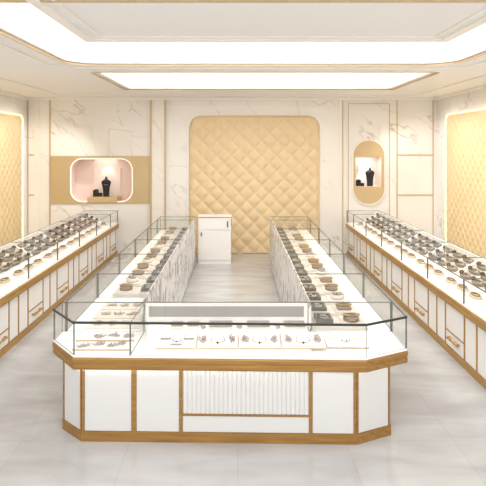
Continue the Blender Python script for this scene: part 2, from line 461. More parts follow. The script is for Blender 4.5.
# ------------------------------------------------------------------ niches
t = thing('display_niche', 'wide brushed gold wall panel with rounded pink glowing niche', 'wall niche', (bx(101), YB, bz(203.5)))
def loc3(t): l = t.location; return lambda u, v, w: (u-l.x, YB+w-l.y, v-l.z)
q = loc3(t)
gp = [(bx(51.5), bz(203.5)), (bx(150), bz(203.5)), (bx(150), bz(156)), (bx(51.5), bz(156))]
plate([gp, pn], .025, lambda u, v, w: q(u, v, w-.026), 'gold_surround', M['gold_plate'], t)
def tray_of(loop, d, name, mat, t, q):
    mb = ring_wall(loop, .021, d, .02); mb.v = [q(x, y, z) for x, y, z in mb.v]; mb.build(name, mat, t)
tray_of(pn, .42, 'niche_lining', M['pink'], t, q)
plate([pn], .02, lambda u, v, w: q(u, v, .42+w), 'niche_back', M['pink'], t)
mb = ring_wall(pn, -.030, -.004, .022, False); mb.v = [q(x, y, z) for x, y, z in mb.v]
g = mb.build('glow_rim', M['pink_glow'], t); g['label'] = 'glowing pale pink rim'
x0, x1 = bx(89), bx(117); z0, z1 = bz(198), bz(169)
MB().box(x0-t.location.x, x1-t.location.x, .385, .418, z0-t.location.z, z1-t.location.z).build('pale_back_board', M['pink_back'], t)
g = MB().box(bx(88)-t.location.x, bx(117.5)-t.location.x, -.06, .38, bz(202)-t.location.z+.0, bz(197)-t.location.z).build('shelf', M['gold_plate'], t); g['label'] = 'flat gold shelf'
shelf_z = bz(197)
# spot lights of the niches
def spot(name, loc, target, power, size=1.2, col=(1, .9, .8)):
    l = bpy.data.lights.new(name, 'SPOT'); l.energy = power; l.color = col; l.spot_size = size; l.spot_blend = .6; l.shadow_soft_size = .03
    o = bpy.data.objects.new(name, l); C.objects.link(o); o.location = loc
    d = Vector(target)-Vector(loc); o.rotation_euler = d.to_track_quat('-Z', 'Y').to_euler()
spot('niche_spot', (bx(104.5), YB+.2, bz(160)), (bx(104.5), YB+.40, bz(185)), 4)

def bust(name, label, px, py_base, py_top, y, mat, sx=1.0):
    z0 = bz(py_base) if py_base else 0
    h = bz(py_top)-z0
    t = tag(MB().lathe([(.001, 0), (.31, 0), (.32, .03), (.31, .10), (.33, .3), (.38, .48), (.46, .64), (.49, .72), (.43, .78), (.27, .83), (.14, .87), (.11, .93), (.09, .995), (.001, 1.0)], 24, .50*h*sx, .26*h).build(name, mat, None, smooth=True), label, 'display bust')
    for v in t.data.vertices: v.co.z *= h
    t.location = (bx(px), y, z0+.001)
    return t
b1 = bust('necklace_bust', 'black necklace bust on the gold shelf of the pink niche', 104.5, 197, 177, YB+.16, M['black'])
mb = MB(); mb.torus(.055, .006, (0, 0, 0), 1, .62, 16, 5); o = mb.build('chain', M['silver'], b1); o.location = (0, -.035, .30); o.rotation_euler = (1.0, 0, 0)
def stepped(name, label, px0, px1, py0, py1, y, d):
    x0, x1 = bx(px0), bx(px1); z0 = bz(py0)+.001; h = bz(py1)-z0; w = x1-x0
    mb = MB(); pts = [(0, 0), (w, 0), (w, h*.48), (w*.60, h*.48), (w*.52, h*.62), (w*.58, h*.85), (w*.45, h), (w*.15, h), (0, h*.85)]
    n = len(pts); mb.loft([[(a, 0, b) for a, b in pts], [(a, d, b) for a, b in pts]])
    o = mb.build(name, M['black'], None, bevel=.008); o.location = (x0, y, z0)
    return tag(o, label, 'ring stand')
stepped('ring_stand', 'small stepped black ring stand on the gold niche shelf', 91.5, 99.7, 197, 190, YB+.12, .14)

# capsule niche
capl = rounded(bx(353), bx(384), bz(204), bz(140.6), (bx(384)-bx(353))/2-.001, 14)
t = thing('display_niche', 'upright gold capsule niche with lit pink window beside the marble panels', 'wall niche', (bx(368.5), YB, bz(204)))
q = loc3(t)
plate([capl, cap_hole], .03, lambda u, v, w: q(u, v, w-.031), 'gold_surround', M['gold_plate'], t)
mb = ring_wall(capl, -.045, -.001, .025); mb.v = [q(x, y, z) for x, y, z in mb.v]
g = mb.build('pale_rim', M['pale_line'], t); g['label'] = 'pale rounded rim'
tray_of(cap_hole, .34, 'niche_lining', M['pink'], t, q)
plate([cap_hole], .02, lambda u, v, w: q(u, v, .34+w), 'niche_back', M['pink'], t)
# white scalloped board behind the bust
pts = []
bc = (bx(367.0), bz(187.5)); 
sil = [(-.235, 0), (.255, 0), (.25, .16), (.22, .30), (.16, .42), (.11, .52), (.04, .60), (-.04, .56), (-.10, .60), (-.16, .53), (-.15, .44), (-.12, .36), (-.17, .26), (-.22, .14)]
wb = plate([[(a, b) for a, b in sil]], .02, lambda u, v, w: (u, w, v), 'display_board', M['white_stand'])
wb.location = (bc[0], YB+.25, bz(186.5)+.001)
tag(wb, 'white wavy-edged backdrop board inside the gold capsule niche', 'display board')
b2 = bust('necklace_bust', 'black necklace bust inside the gold capsule niche', 371.2, 186.5, 167.5, YB+.12, M['black'])
stepped('ring_stand', 'small stepped black ring stand inside the gold capsule niche', 357.8, 365.2, 186.5, 180, YB+.08, .14)
spot('niche_spot', (bx(367), YB+.06, bz(158.0)), (bx(367), YB+.3, bz(178)), 6)
l = bpy.data.lights.new('niche_lamp', 'AREA'); l.energy = 2.2; l.size = .4; l.color = (1, .93, .88)
o = bpy.data.objects.new('niche_lamp', l); C.objects.link(o); o.location = (bx(367), YB+.10, bz(157.6))
l = bpy.data.lights.new('niche_lamp', 'AREA'); l.energy = 1.6; l.size = .5; l.color = (1, .9, .84)
o = bpy.data.objects.new('niche_lamp', l); C.objects.link(o); o.location = (bx(102), YB+.15, bz(159.4))

# ------------------------------------------------------------------ showcases
GT = 1.0          # top of the glass
LZ0, LZ1 = .605, .705
def strip_glass(mb_args, name, parent, thin):
    """a pane with dark cut edges: thin = index of the thickness axis"""
    mb = MB(); mb.box(*mb_args)
    # faces order: z-,z+,y-,y+,x-,x+
    axis = [2, 2, 1, 1, 0, 0]
    mb.mi = [0 if a == thin else 1 for a in axis]
    return mb.build(name, [M['glass'], M['glass_edge']], parent)

ledge_prof = [(0, LZ0), (.045, LZ0), (.06, .600), (.080, .603), (.083, .612), (.083, .645), (.078, .650), (.078, .655), (.085, .660), (.087, .690), (.082, LZ1), (0, LZ1)]

def wall_case(s, xf, y0, y1, label, first, last, group):
    """one counter unit along a side wall. s=+1 front faces +x, xf = x of the base front, local x grows to the front"""
    L = y1-y0; yc = (y0+y1)/2
    t = thing('display_counter', label, 'display counter', (xf, yc, 0), (0, 0, 0), group)
    e = .0008; a, b = -L/2+e, L/2-e
    X = lambda d: s*d            # d = distance out of the base front (negative = inside)
    D = .72
    MB().box(X(-D), X(-.018), a, b, .085, .60).build('carcass', M['white'], t)
    MB().box(X(-D), X(.004), a, b, 0, .085).build('plinth', M['gold_y'], t)
    mb = MB(); mb.loft([[(X(d-.045), y, z) for d, z in ledge_prof] for y in (a, b)]); mb.build('ledge', M['gold_y'], t)
    MB().box(X(-D), X(.032), a, b, LZ1, .720).build('deck', M['deck'], t)
    # base front: one wide door over a drawer, two narrow panels
    k = L/1.14
    cuts = [0, .545*k, .83*k, L] if L > 1.0 else [0, min(.545, L*.8), L]
    for i, c in enumerate(cuts[:-1]):
        MB().box(X(-.018), X(.002), a+c, a+c+.022, .085, LZ0).build('stile', M['gold_y'], t)
    for i in range(len(cuts)-1):
        p, r = a+cuts[i]+.024, a+cuts[i+1]-.003
        if i == 0:
            MB().box(X(-.017), X(-.004), p, r, .275, .598).build('door', M['white_door'], t)
            MB().box(X(-.017), X(-.002), p, r, .255, .273).build('rail', M['gold_y'], t)
            dr = MB().box(X(-.017), X(-.004), p, r, .090, .253).build('drawer', M['white_door'], t)
            pm = (p+r)/2; w = .13
            mb = MB()
            mb.tube([(X(-.004), pm-w, .20), (X(.022), pm-w, .20), (X(.026), pm-w*.5, .195), (X(.03), pm, .20), (X(.026), pm+w*.5, .195), (X(.022), pm+w, .20), (X(-.004), pm+w, .20)], .011, 8)
            for q in (-1, -.45, .45, 1): mb.ball((X(.024), pm+w*q, .198), .02)
            h = mb.build('handle', M['handle'], dr, smooth=True); h['label'] = 'ornate brass pull handle'
        else:
            MB().box(X(-.017), X(-.006), p, r, .090, .598).build('side_panel', M['white_door'], t)
    # sloped display board with white end rims
    sx0, sx1, sz0, sz1 = SL['d0'], SL['d1'], SL['z0'], SL['z1']
    mb = MB(); mb.loft([[(X(sx0), y, .7205), (X(sx1), y, .7205), (X(sx1), y, sz1), (X(sx0), y, sz0)] for y in (a, b)]); mb.build('sloped_board', M['deck'], t)
    for yy in (a, b-.032):
        mb = MB(); mb.loft([[(X(sx0-.005), y, sz0+.004), (X(sx1), y, sz1+.002), (X(sx1), y, sz1+.055), (X(sx0-.005), y, sz0+.035)] for y in (yy, yy+.032)]); mb.build('divider', M['white'], t)
    MB().box(X(sx1-.002), X(-D), a, b, .7205, GT-.012).build('rear_panel', M['white'], t)
    strip_glass((X(.010), X(.018), a, b, .7205, GT-.0085), 'front_glass', t, 0)
    strip_glass((X(-D), X(.018), a, b, GT-.008, GT), 'top_glass', t, 2)
    MB().box(X(.0185), X(.024), a, b, GT-.009, GT+.001).build('edge_trim', M['post'], t)
    if first: strip_glass((X(-D+.03), X(-.004), a, a+.007, .98 if 0 else sz1+.06, GT-.0085), 'end_glass', t, 1)
    for yy in ([a] if not last else [a, b-.008]):
        MB().box(X(-.003), X(.0095), yy, yy+.008, .7205, GT-.009).build('post', M['post'], t)
    return t
SL = dict(d0=-.36, d1=-.69, z0=.755, z1=.915)
ordw = ['first', 'second', 'third', 'fourth', 'fifth', 'sixth', 'seventh', 'eighth', 'ninth', 'tenth', 'eleventh', 'twelfth', 'thirteenth', 'fourteenth', 'fifteenth', 'sixteenth', 'seventeenth']
bounds = [4.83, 5.97, 7.11, 8.25, 9.39, 10.53, 11.67, 12.36]
XWL, XWR = -2.765, 2.505
slope = math.atan2(SL['z1']-SL['z0'], SL['d0']-SL['d1'])

# master jewellery pieces --------------------------------------------------
def m_slope_tray():
    t = thing('bracelet_tray', 'x', 'display tray')
    MB().box(-.054, .054, -.165, .165, 0, .014).build('tray_base', M['pale_cushion'], t)
    MB().lathe([(.001, .0142), (1, .0142), (1.02, .024), (.9, .032), (.001, .034)], 20, .050, .155).build('velvet_pad', M['mid_velvet'], t, smooth=True)
    return t
def m_bracelet():
    t = thing('silver_bracelet', 'x', 'bracelet')
    MB().torus(.030, .007, (0, 0, .007), 1, 3.1, 24, 6).build('band', M['silver'], t, smooth=True)
    g = MB().ball((0, .095, .026), .033, .8, 8, 5).build('stone', M['black'], t, smooth=True); g['label'] = 'round black stone'
    return t
def m_front_tray():
    t = thing('bangle_tray', 'x', 'display tray')
    MB().box(-.085, .085, -.15, .15, 0, .010).build('tray_base', M['pale_cushion'], t)
    MB().lathe([(.001, .0102), (1, .0102), (1.02, .024), (.88, .034), (.001, .036)], 20, .058, .115).build('cushion', M['beige'], t, smooth=True)
    return t
def m_bangle():
    return tag(MB().torus(.038, .009, (0, 0, .009), 1, 1.9, 24, 6).build('gold_bangle', M['bright_gold'], None, smooth=True), 'x', 'bangle')
def m_round_tray(mat, nm='cushion'):
    t = thing('cushion_tray', 'x', 'display tray')
    MB().box(-.105, .105, -.125, .125, 0, .012).build('tray_base', M['pale_cushion'], t)
    MB().lathe([(.001, .0122), (.97, .0122), (1.03, .03), (.95, .048), (.75, .055), (.001, .056)], 22, .074, .088).build(nm, mat, t, smooth=True)
    return t
def m_flat_tray():
    t = thing('linen_tray', 'x', 'display tray')
    MB().box(-.105, .105, -.125, .125, 0, .012).build('tray_base', M['pale_cushion'], t)
    MB().box(-.072, .072, -.075, .075, .0122, .045).build('linen_block', M['tan'], t, bevel=.012)
    return t
def m_frame_tray():
    t = thing('framed_tray', 'x', 'display tray')
    MB().box(-.095, .095, -.125, .125, 0, .012).build('tray_base', M['pale_cushion'], t)
    fr = MB()
    for b in ((-.08, .08, -.1, -.075), (-.08, .08, .075, .1), (-.08, -.058, -.075, .075), (.058, .08, -.075, .075)): fr.box(*b, .0122, .05)
    fr.build('rim', M['mid_velvet'], t)
    MB().box(-.0575, .0575, -.0745, .0745, .0122, .030).build('velvet_pad', M['grey_velvet'], t)
    return t
def m_ringbar():
    t = thing('silver_cuff', 'x', 'cuff bracelet')
    MB().torus(.042, .011, (0, 0, .011), 1, 1.05, 24, 6, .5, 2*PI-.5).build('band', M['silver'], t, smooth=True)
    MB().ball((-.042, 0, .02), .014).build('stone', M['dark_grey'], t, smooth=True)
    return t
MS = dict(slope=m_slope_tray(), brace=m_bracelet(), front=m_front_tray(), bangle=m_bangle(), roundt=m_round_tray(M['tan']), pale=m_round_tray(M['pale_cushion']), flat=m_flat_tray(), frame=m_frame_tray(), ring=m_ringbar())
def put(key, loc, rot, label, group):
    c = copy_tree(MS[key]); c.location = loc; c.rotation_euler = rot; c['label'] = label; c['group'] = group
    return c

wall_side = [(-1, XWR, 'capsule niche', 'under the capsule niche'), (1, XWL, 'pink niche', 'under the pink niche')]
for s, xf, nich, und in wall_side:
    n = len(bounds)-1
    for k in range(n):
        nth = n-1-k
        where = '%s case from the %s' % (ordw[nth], nich)
        wall_case(s, xf, bounds[k], bounds[k+1], 'white and gold glass counter along the wall, ' + where, k == 0, k == n-1, 'counters along the wall of the ' + nich)
        y0, y1 = bounds[k], bounds[k+1]
        cols = 3 if y1-y0 > 1 else 1
        for c in range(cols):
            yy = y0+.04+(y1-y0-.08)*(c+.5)/cols
            if cols == 1: yy = y0+.3
            colw = ('aisle-entrance', 'middle', 'niche-end')[c] if cols == 3 else 'only'
            for r in range(3):
                f = (r+.5)/3
                d = SL['d0']+(SL['d1']-SL['d0'])*f; z = SL['z0']+(SL['z1']-SL['z0'])*f
                rw = ('lower', 'middle', 'upper')[r]
                nrm = Vector((s*math.sin(slope), 0, math.cos(slope)))
                base = Vector((xf+s*d, yy, z))+nrm*.002
                rot = (0, s*slope, 0)
                put('slope', base, rot, 'grey oval bracelet tray, %s row, %s column, %s' % (rw, colw, where), 'sloped trays in the cases ' + und)
                if nth < 7:
                    put('brace', base+nrm*.0345, rot, 'silver bracelet with black stone, %s row, %s column, %s' % (rw, colw, where), 'bracelets on the sloped trays ' + und)
            put('front', (xf+s*(-.215), yy, .7207), (0, 0, 0), 'beige cushion tray flat at the case front, %s column, %s' % (colw, where), 'flat front trays in the cases ' + und)
            put('bangle', (xf+s*(-.215), yy, .7572), (0, 0, 0), 'gold bangle on a flat front tray, %s column, %s' % (colw, where), 'gold bangles in the cases ' + und)

# centre arms ---------------------------------------------------------------
def arm_case(s, xi, xo, y0, y1, label, group, last):
    """s: +1 when the customers' side faces +x; xi staff side, xo glass side"""
    t = thing('display_counter', label, 'display counter', ((xi+xo)/2, (y0+y1)/2, 0), (0, 0, 0), group)
    cx, cy = (xi+xo)/2, (y0+y1)/2; e = .0008; a, b = y0-cy+e, y1-cy-e
    I, O = xi-cx, xo-cx
    MB().box(I+s*.022, O-s*.10, a, b, .085, .60).build('carcass', M['white'], t)
    MB().box(I+s*.022, O-s*.085, a, b, 0, .085).build('plinth', M['gold_y'], t)
    mb = MB(); mb.loft([[(O+s*(d-.075), y, z) for d, z in ledge_prof] for y in (a, b)]); mb.build('ledge', M['gold_y'], t)
    MB().box(I+s*.022, O-s*.076, a, b, .6005, LZ1).build('sub_deck', M['white'], t)
    MB().box(I+s*.022, O, a, b, LZ1+.0005, .720).build('deck', M['deck'], t)
    m = (a+b)/2
    for p, r in ((a, m-.002), (m+.002, b)):
        d = MB().box(I, I+s*.021, p, r, .03, GT-.01).build('back_panel', M['speckle'], t)
    for p, r in ((a+.015, m-.012), (m+.012, b-.015)):
        MB().box(O-s*.099, O-s*.09, p, r, .09, .598).build('door', M['white_door'], t)
    for y in (a, m-.01):
        MB().box(O-s*.099, O-s*.086, y, y+.02, .0855, .60).build('stile', M['gold_y'], t)
    strip_glass((O-s*.008, O, a, b, .7205, GT-.0085), 'front_glass', t, 0)
    strip_glass((I, O, a, b, GT-.008, GT), 'top_glass', t, 2)
    strip_glass((I+s*.03, O-s*.01, a, a+.008, .7215, GT-.0085), 'end_glass', t, 1)
    MB().box(O-s*.02, O-s*.0085, a+.009, a+.016, .7205, GT-.009).build('post', M['post'], t)
    if last:
        strip_glass((I+s*.03, O-s*.01, b-.008, b, .7215, GT-.0085), 'end_glass', t, 1)
    return t
def bed(cx, cy, w, l, label):
    return tag(MB().box(-w/2, w/2, -l/2, l/2, 0, .035).build('tray_riser', M['riser'], None), label, 'riser')
arms = [(-1, -.885, -1.62, [5.06, 6.19, 7.33, 8.47, 9.61, 10.75, 11.27], 'arm beside the drawer cabinet', 6.19, 13),
        (1, .665, 1.45, [5.06, 6.19, 7.33, 8.47, 9.61, 10.75, 11.27], 'arm facing the drawer cabinet', 5.06, 16)]
for s, xi, xo, bd, wh, ys, nrow in arms:
    n = len(bd)-1
    for k in range(n):
        arm_case(s, xi, xo, bd[k], bd[k+1], 'glass showcase with flecked white back, %s from the front counter, %s' % (ordw[k], wh), 'showcases in the ' + wh, k == n-1)
    pit = 1.13/3.0
    for r in range(nrow):
        y = ys+.19+.38*r-.01*(r//3)
        if y > 11.0: break
        if y > 10.85: y += .07
        od = ordw[r]
        o = bed(0, 0, .53, .30, 'beige riser strip, %s from the front, %s' % (od, wh)); o.location = (xi+s*.30, y, .7207); o['group'] = 'risers in the ' + wh
        key = ('roundt', 'pale', 'flat')[r % 3] if s < 0 else ('roundt', 'flat', 'pale')[r % 3]
        nm = {'roundt': 'round tan cushion tray', 'pale': 'round pale cushion tray', 'flat': 'square tan linen tray'}[key]
        xo_, xi_ = xi+s*.435, xi+s*.165
        put(key, (xo_, y, .7562), (0, 0, 0), '%s, %s row from the front, %s' % (nm, od, wh), 'aisle-side trays in the ' + wh)
        if key == 'pale':
            put('ring', (xo_, y, .7562+.0568), (0, 0, r*.7), 'silver cuff on pale cushion, %s row from the front, %s' % (od, wh), 'cuffs in the ' + wh)
        else:
            c = put('bangle', (xo_, y, .7562+(.0568 if key == 'roundt' else .0455)), (0, 0, PI/2), 'gold bangle on tan tray, %s row from the front, %s' % (od, wh), 'bangles in the ' + wh)
        put('frame', (xi_, y, .7562), (0, 0, 0), 'grey-framed pale tray, %s row from the front, staff side, %s' % (od, wh), 'framed trays in the ' + wh)
        put('ring', (xi_, y, .7562+.0305), (0, 0, r*.5), 'silver cuff in grey-framed tray, %s row from the front, %s' % (od, wh), 'cuffs in the ' + wh)

# front counter ---------------------------------------------------------------
ft = thing('front_counter', 'long white and gold counter with angled corners and glass case facing the entrance', 'display counter', (-.12, 4.8, 0))
O0 = ft.location
def lp(p): return (p[0]-O0.x, p[1]-O0.y)
base = [lp(p) for p in [(-1.515, 5.055), (-1.515, 4.70), (-1.30, 4.505), (.975, 4.455), (1.29, 4.60), (1.29, 5.055)]]
glz = [lp(p) for p in [(-1.65, 5.058), (-1.65, 4.84), (-1.365, 4.485), (1.05, 4.425), (1.445, 4.63), (1.445, 5.058)]]
MB().prism(base, .0855, LZ0-.002).build('carcass', M['white'], ft)
pb = outset(base, .012)
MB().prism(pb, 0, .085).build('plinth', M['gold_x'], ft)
inner = outset(glz, -.10)
rings = []
for d, z in ledge_prof:
    if d == 0: continue
    rings.append([(x, y, z) for x, y in outset(glz, d-.075)])
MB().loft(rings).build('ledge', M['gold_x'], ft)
MB().prism(outset(glz, .004), LZ1+.0005, .722).build('deck', M['deck'], ft)

def on_edge(p0, p1, u0, u1, z0, z1, d0, d1, mb=None):
    """box along edge p0->p1 between distances u0,u1 (outward offset d0..d1)"""
    p0, p1 = Vector(p0), Vector(p1); e = (p1-p0).normalized(); nn = Vector((e.y, -e.x))
    mb = mb or MB()
    q = [p0+e*u0+nn*d0, p0+e*u1+nn*d0, p0+e*u1+nn*d1, p0+e*u0+nn*d1]
    v = [(a.x, a.y, z) for z in (z0, z1) for a in q]
    mb.add(v, [(3,2,1,0), (4,5,6,7), (0,1,5,4), (1,2,6,5), (2,3,7,6), (3,0,4,7)])
    return mb
A, B_, C_, D_ = base[1], base[2], base[3], base[4]
Lf = (Vector(C_)-Vector(B_)).length
def fu(px): return (px-81)/(355.5-81)*Lf
stiles = [(0, .022), (fu(131), fu(136)), (fu(179), fu(182.5)), (fu(308.6), fu(312)), (Lf-.022, Lf)]
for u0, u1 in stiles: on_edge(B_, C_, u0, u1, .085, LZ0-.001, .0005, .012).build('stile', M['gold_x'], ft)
for u0, u1 in ((stiles[0][1], stiles[1][0]), (stiles[1][1], stiles[2][0]), (stiles[3][1], stiles[4][0])):
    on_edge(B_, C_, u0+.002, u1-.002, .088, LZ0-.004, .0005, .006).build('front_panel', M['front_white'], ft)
u0, u1 = stiles[2][1]+.002, stiles[3][0]-.002
on_edge(B_, C_, u0, u1, .222, .238, .0005, .012).build('rail', M['gold_x'], ft)
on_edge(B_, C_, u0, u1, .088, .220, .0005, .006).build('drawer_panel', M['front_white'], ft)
# fluted panel: rounded vertical ribs in one surface
mb = MB(); nf = 28; p0 = Vector(B_); e = (Vector(C_)-p0).normalized(); nn = Vector((e.y, -e.x))
prof = []
for i in range(nf):
    w = (u1-u0)/nf
    for j in range(6):
        a = PI*j/6; prof.append((u0+w*(i+.5)-w*.5*math.cos(a), .001+.008*math.sin(a)))
prof.append((u1, .001))
v = []
for z in (.240, LZ0-.004):
    for u, d in prof:
        p = p0+e*u+nn*d; v.append((p.x, p.y, z))
n = len(prof); mb.add(v, [(i, i+1, n+i+1, n+i) for i in range(n-1)])
mb.add([((p0+e*u+nn*d).x, (p0+e*u+nn*d).y, z) for z in (.240, LZ0-.004) for u, d in ((u0, .0006), (u1, .0006))], [(0, 1, 3, 2)])
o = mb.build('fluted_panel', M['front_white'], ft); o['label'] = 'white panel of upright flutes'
for (P, Q) in ((A, B_), (C_, D_)):
    Lc = (Vector(Q)-Vector(P)).length
    for u0, u1 in ((0, .018), (Lc-.018, Lc)): on_edge(P, Q, u0, u1, .085, LZ0-.001, .0005, .010).build('stile', M['gold_x'], ft)
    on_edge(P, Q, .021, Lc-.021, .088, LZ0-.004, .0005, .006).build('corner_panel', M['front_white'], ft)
for P, Q in ((A, B_), (B_, C_), (C_, D_)):
    Lc = (Vector(Q)-Vector(P)).length
    on_edge(P, Q, .005, Lc-.005, LZ0-.004, LZ0-.0005, .012, .022).build('led_strip', M['led'], ft)
# glass hood
mb = MB(); n = len(glz)
top = glz
mb.prism(top, GT-.009, GT); mb.mi = [0, 0]+[1]*n
mb.build('top_glass', [M['glass'], M['glass_edge']], ft)
for i, nm in ((0, 'side_glass'), (1, 'corner_glass'), (2, 'front_glass'), (3, 'corner_glass'), (4, 'side_glass')):
    P, Q = glz[i], glz[i+1]; Lc = (Vector(Q)-Vector(P)).length
    mb = on_edge(P, Q, .006, Lc-.006, .7225, GT-.0095, -.009, -.001); mb.mi = [1, 1, 0, 1, 0, 1]
    mb.build(nm, [M['glass'], M['glass_edge']], ft)
for i in (1, 2, 3):
    P, Q = glz[i], glz[i+1]; Lc = (Vector(Q)-Vector(P)).length
    on_edge(P, Q, 0, Lc, GT-.016, GT+.003, .0005, .010).build('edge_trim', M['dark_edge'], ft)
for i in (1, 2, 4):
    p = glz[i]; mb = MB(); w = .005
    mb.box(p[0]-w, p[0]+w, p[1]-w+.009, p[1]+w+.009, .7225, GT-.0095); mb.build('post', M['post'], ft)
# glass divider from the front pane to the corner of the inner case
dv0, dv1 = lp((-.895, 4.482)), lp((-.875, 5.03))
mb = on_edge(dv0, dv1, 0, (Vector(dv1)-Vector(dv0)).length, .7225, GT-.0095, -.004, .004); mb.mi = [1, 1, 0, 1, 0, 1]
mb.build('glass_divider', [M['glass'], M['glass_edge']], ft)
MB().box(dv0[0]-.006, dv0[0]+.006, dv0[1]-.001, dv0[1]+.011, .7225, GT-.0095).build('post', M['post'], ft)
# staff-side panel: white frame with a grey insert
bx0, bx1 = lp((-.862, 0))[0], lp((.645, 0))[0]; by = lp((0, 5.035))[1]
mb = MB()
mb.box(bx0, bx1, by, by+.02, .965, GT-.01).box(bx0, bx1, by, by+.02, 0.0, .865).box(bx0, bx0+.03, by, by+.02, .865, .965).box(bx1-.03, bx1, by, by+.02, .865, .965)
mb.build('back_frame', M['white'], ft)
o = MB().box(bx0+.03, bx1-.03, by+.004, by+.016, .865, .965).build('back_insert', M['grey_panel'], ft); o['label'] = 'grey insert strip'
# riser at the back of the display
mb = MB(); ya, yb_ = lp((0, 4.56))[1], lp((0, 4.79))[1]
rx0, rx1 = lp((-.80, 0))[0], lp((1.30, 0))[0]
mb.loft([[(x, ya, .7225), (x, by-.002, .7225), (x, by-.002, .84), (x, yb_+.015, .82), (x, yb_, .80), (x, ya, .735)] for x in (rx0, lp((.62, 0))[0])])
mb.build('riser', M['deck'], ft)

# necklace boards on the front counter
tilt = math.atan2(.80-.735, .79-4.56+4.0)
def necklace_board(loc, rot, w, d, label):
    t = thing('necklace_board', label, 'display board', loc, rot, 'white necklace boards in the front counter')
    MB().box(-w/2+.004, w/2-.004, -d/2+.004, d/2, 0, .012).build('board', M['deck'], t)
    mb = MB().box(-w/2, w/2, -d/2, -d/2+.0038, 0, .0125); mb.box(-w/2, -w/2+.0038, -d/2+.0038, d/2, 0, .0125); mb.box(w/2-.0038, w/2, -d/2+.0038, d/2, 0, .0125)
    g = mb.build('edging', M['gold_line'], t); g['label'] = 'thin gold edging'
    return t
def necklace(loc, rot, label, mat, sc=1.0):
    t = thing('necklace', label, 'necklace', loc, rot, 'necklaces in the front counter')
    mb = MB()
    mb.torus(.055*sc, .0035, (0, 0, .004), 1.15, .75, 20, 5, PI, 2*PI); mb.tube([(-.063*sc, 0, .004), (-.05*sc, .055*sc, .004), (-.045*sc, .06*sc, .004)], .003, 5)
    mb.tube([(.063*sc, 0, .004), (.05*sc, .055*sc, .004), (.045*sc, .06*sc, .004)], .003, 5)
    mb.build('chain', mat, t, smooth=True)
    p = MB().ball((0, -.052*sc, .011), .0105*sc, .9).build('pendant', M['black'], t, smooth=True); p['label'] = 'dark round pendant'
    return t
def beads(loc, rot, label, w, d, n, mat, group, seed=0):
    """a flat spray of linked beads"""
    rnd = random.Random(seed); mb = MB()
    pts = [(0, 0)]
    for i in range(n):
        a = 2*PI*i/n*1.0; r = .35+.65*rnd.random()
        x, y = w/2*r*math.cos(a), d/2*r*math.sin(a)
        mb.ball((x, y, .0075), .0075+.003*rnd.random(), .7, 6, 4)
        mb.tube([(0, 0, .004), (x*.6, y*.5, .004), (x, y, .005)], .0032, 4)
    mb.ball((0, 0, .008), .011, .7, 8, 4)
    o = mb.build('beaded_earring' if w < .09 else 'beaded_collar', mat, None, smooth=True)
    o.location = loc; o.rotation_euler = rot
    return tag(o, label, 'earring' if w < .09 else 'necklace', group)
def zboard(y): return .735+(.80-.735)*(y-4.56)/(4.79-4.56)
bxs = [(-.70, -.355), (-.350, 0.0), (.005, .365), (.370, .75)]
tang = math.atan2(.80-.735, .23)
names5 = ['end white necklace board beside the glass divider', 'second white necklace board from the glass divider', 'middle white necklace board, third from the glass divider', 'fourth white necklace board from the glass divider', 'last white necklace board, beside the angled glass corner']
nrm = Vector((0, -math.sin(tang), math.cos(tang)))
MBD = []
for i, (a, b) in enumerate(bxs[:4]):
    yc = 4.672; c = Vector(((a+b)/2, yc, zboard(yc)))+nrm*.0015
    if b > .62: c.z += 0
    necklace_board(c, (tang, 0, 0), b-a-.004, .215, names5[i])
    top = c+nrm*.0135
    R = (tang, 0, 0)
    def at(u, v): return top+Vector((u, v*math.cos(tang), v*math.sin(tang)))
    if i == 0:
        necklace(at(0, .0), R, 'small necklace with dark pendant on %s' % names5[i], M['silver'], .6)
        for q, u in enumerate((-.10, .10)):
            o = tag(MB().box(-.045, .045, -.010, .010, 0, .012).build('bracelet_bar', M['silver'], None, bevel=.004), 'short grey bracelet bar %s the pendant on the end board by the divider' % ('before' if q == 0 else 'beyond'), 'bracelet'); o.location = at(u, .02); o.rotation_euler = R
        o = tag(MB().box(-.05, .05, -.008, .008, 0, .012).build('bracelet_bar', M['silver'], None, bevel=.004), 'short grey bracelet bar below the pendant on the end board by the divider', 'bracelet'); o.location = at(0, -.062); o.rotation_euler = R
        for q in range(7):
            u = -.06+.02*q
            o = tag(MB().ball((0, 0, .005), .005).build('stud_earring', M['rose'], None), 'tiny stud earring above the pendant on the end board by the divider', 'earring', 'stud earrings on the end board'); o.location = at(u, .055+.012*(q % 2)); o.rotation_euler = R
    else:
        necklace(at(0, .0), R, 'fine necklace with dark pendant on the %s board from the divider' % ordw[i], M['rose'], .95)
        for q, u in enumerate((-.125, .125)):
            beads(at(u, .015), R, 'rosy beaded earring %s the pendant on the %s board from the divider' % ('before' if q == 0 else 'beyond', ordw[i]), .075, .13, 11, M['rose'], 'beaded earrings in the front counter', i*3+q)
        o = tag(MB().box(-.10, .10, -.006, .006, 0, .008).build('bracelet_bar', M['pale_cushion'], None, bevel=.003), 'long pale bracelet bar below the pendant on the %s board from the divider' % ordw[i], 'bracelet'); o.location = at(0, -.085); o.rotation_euler = R
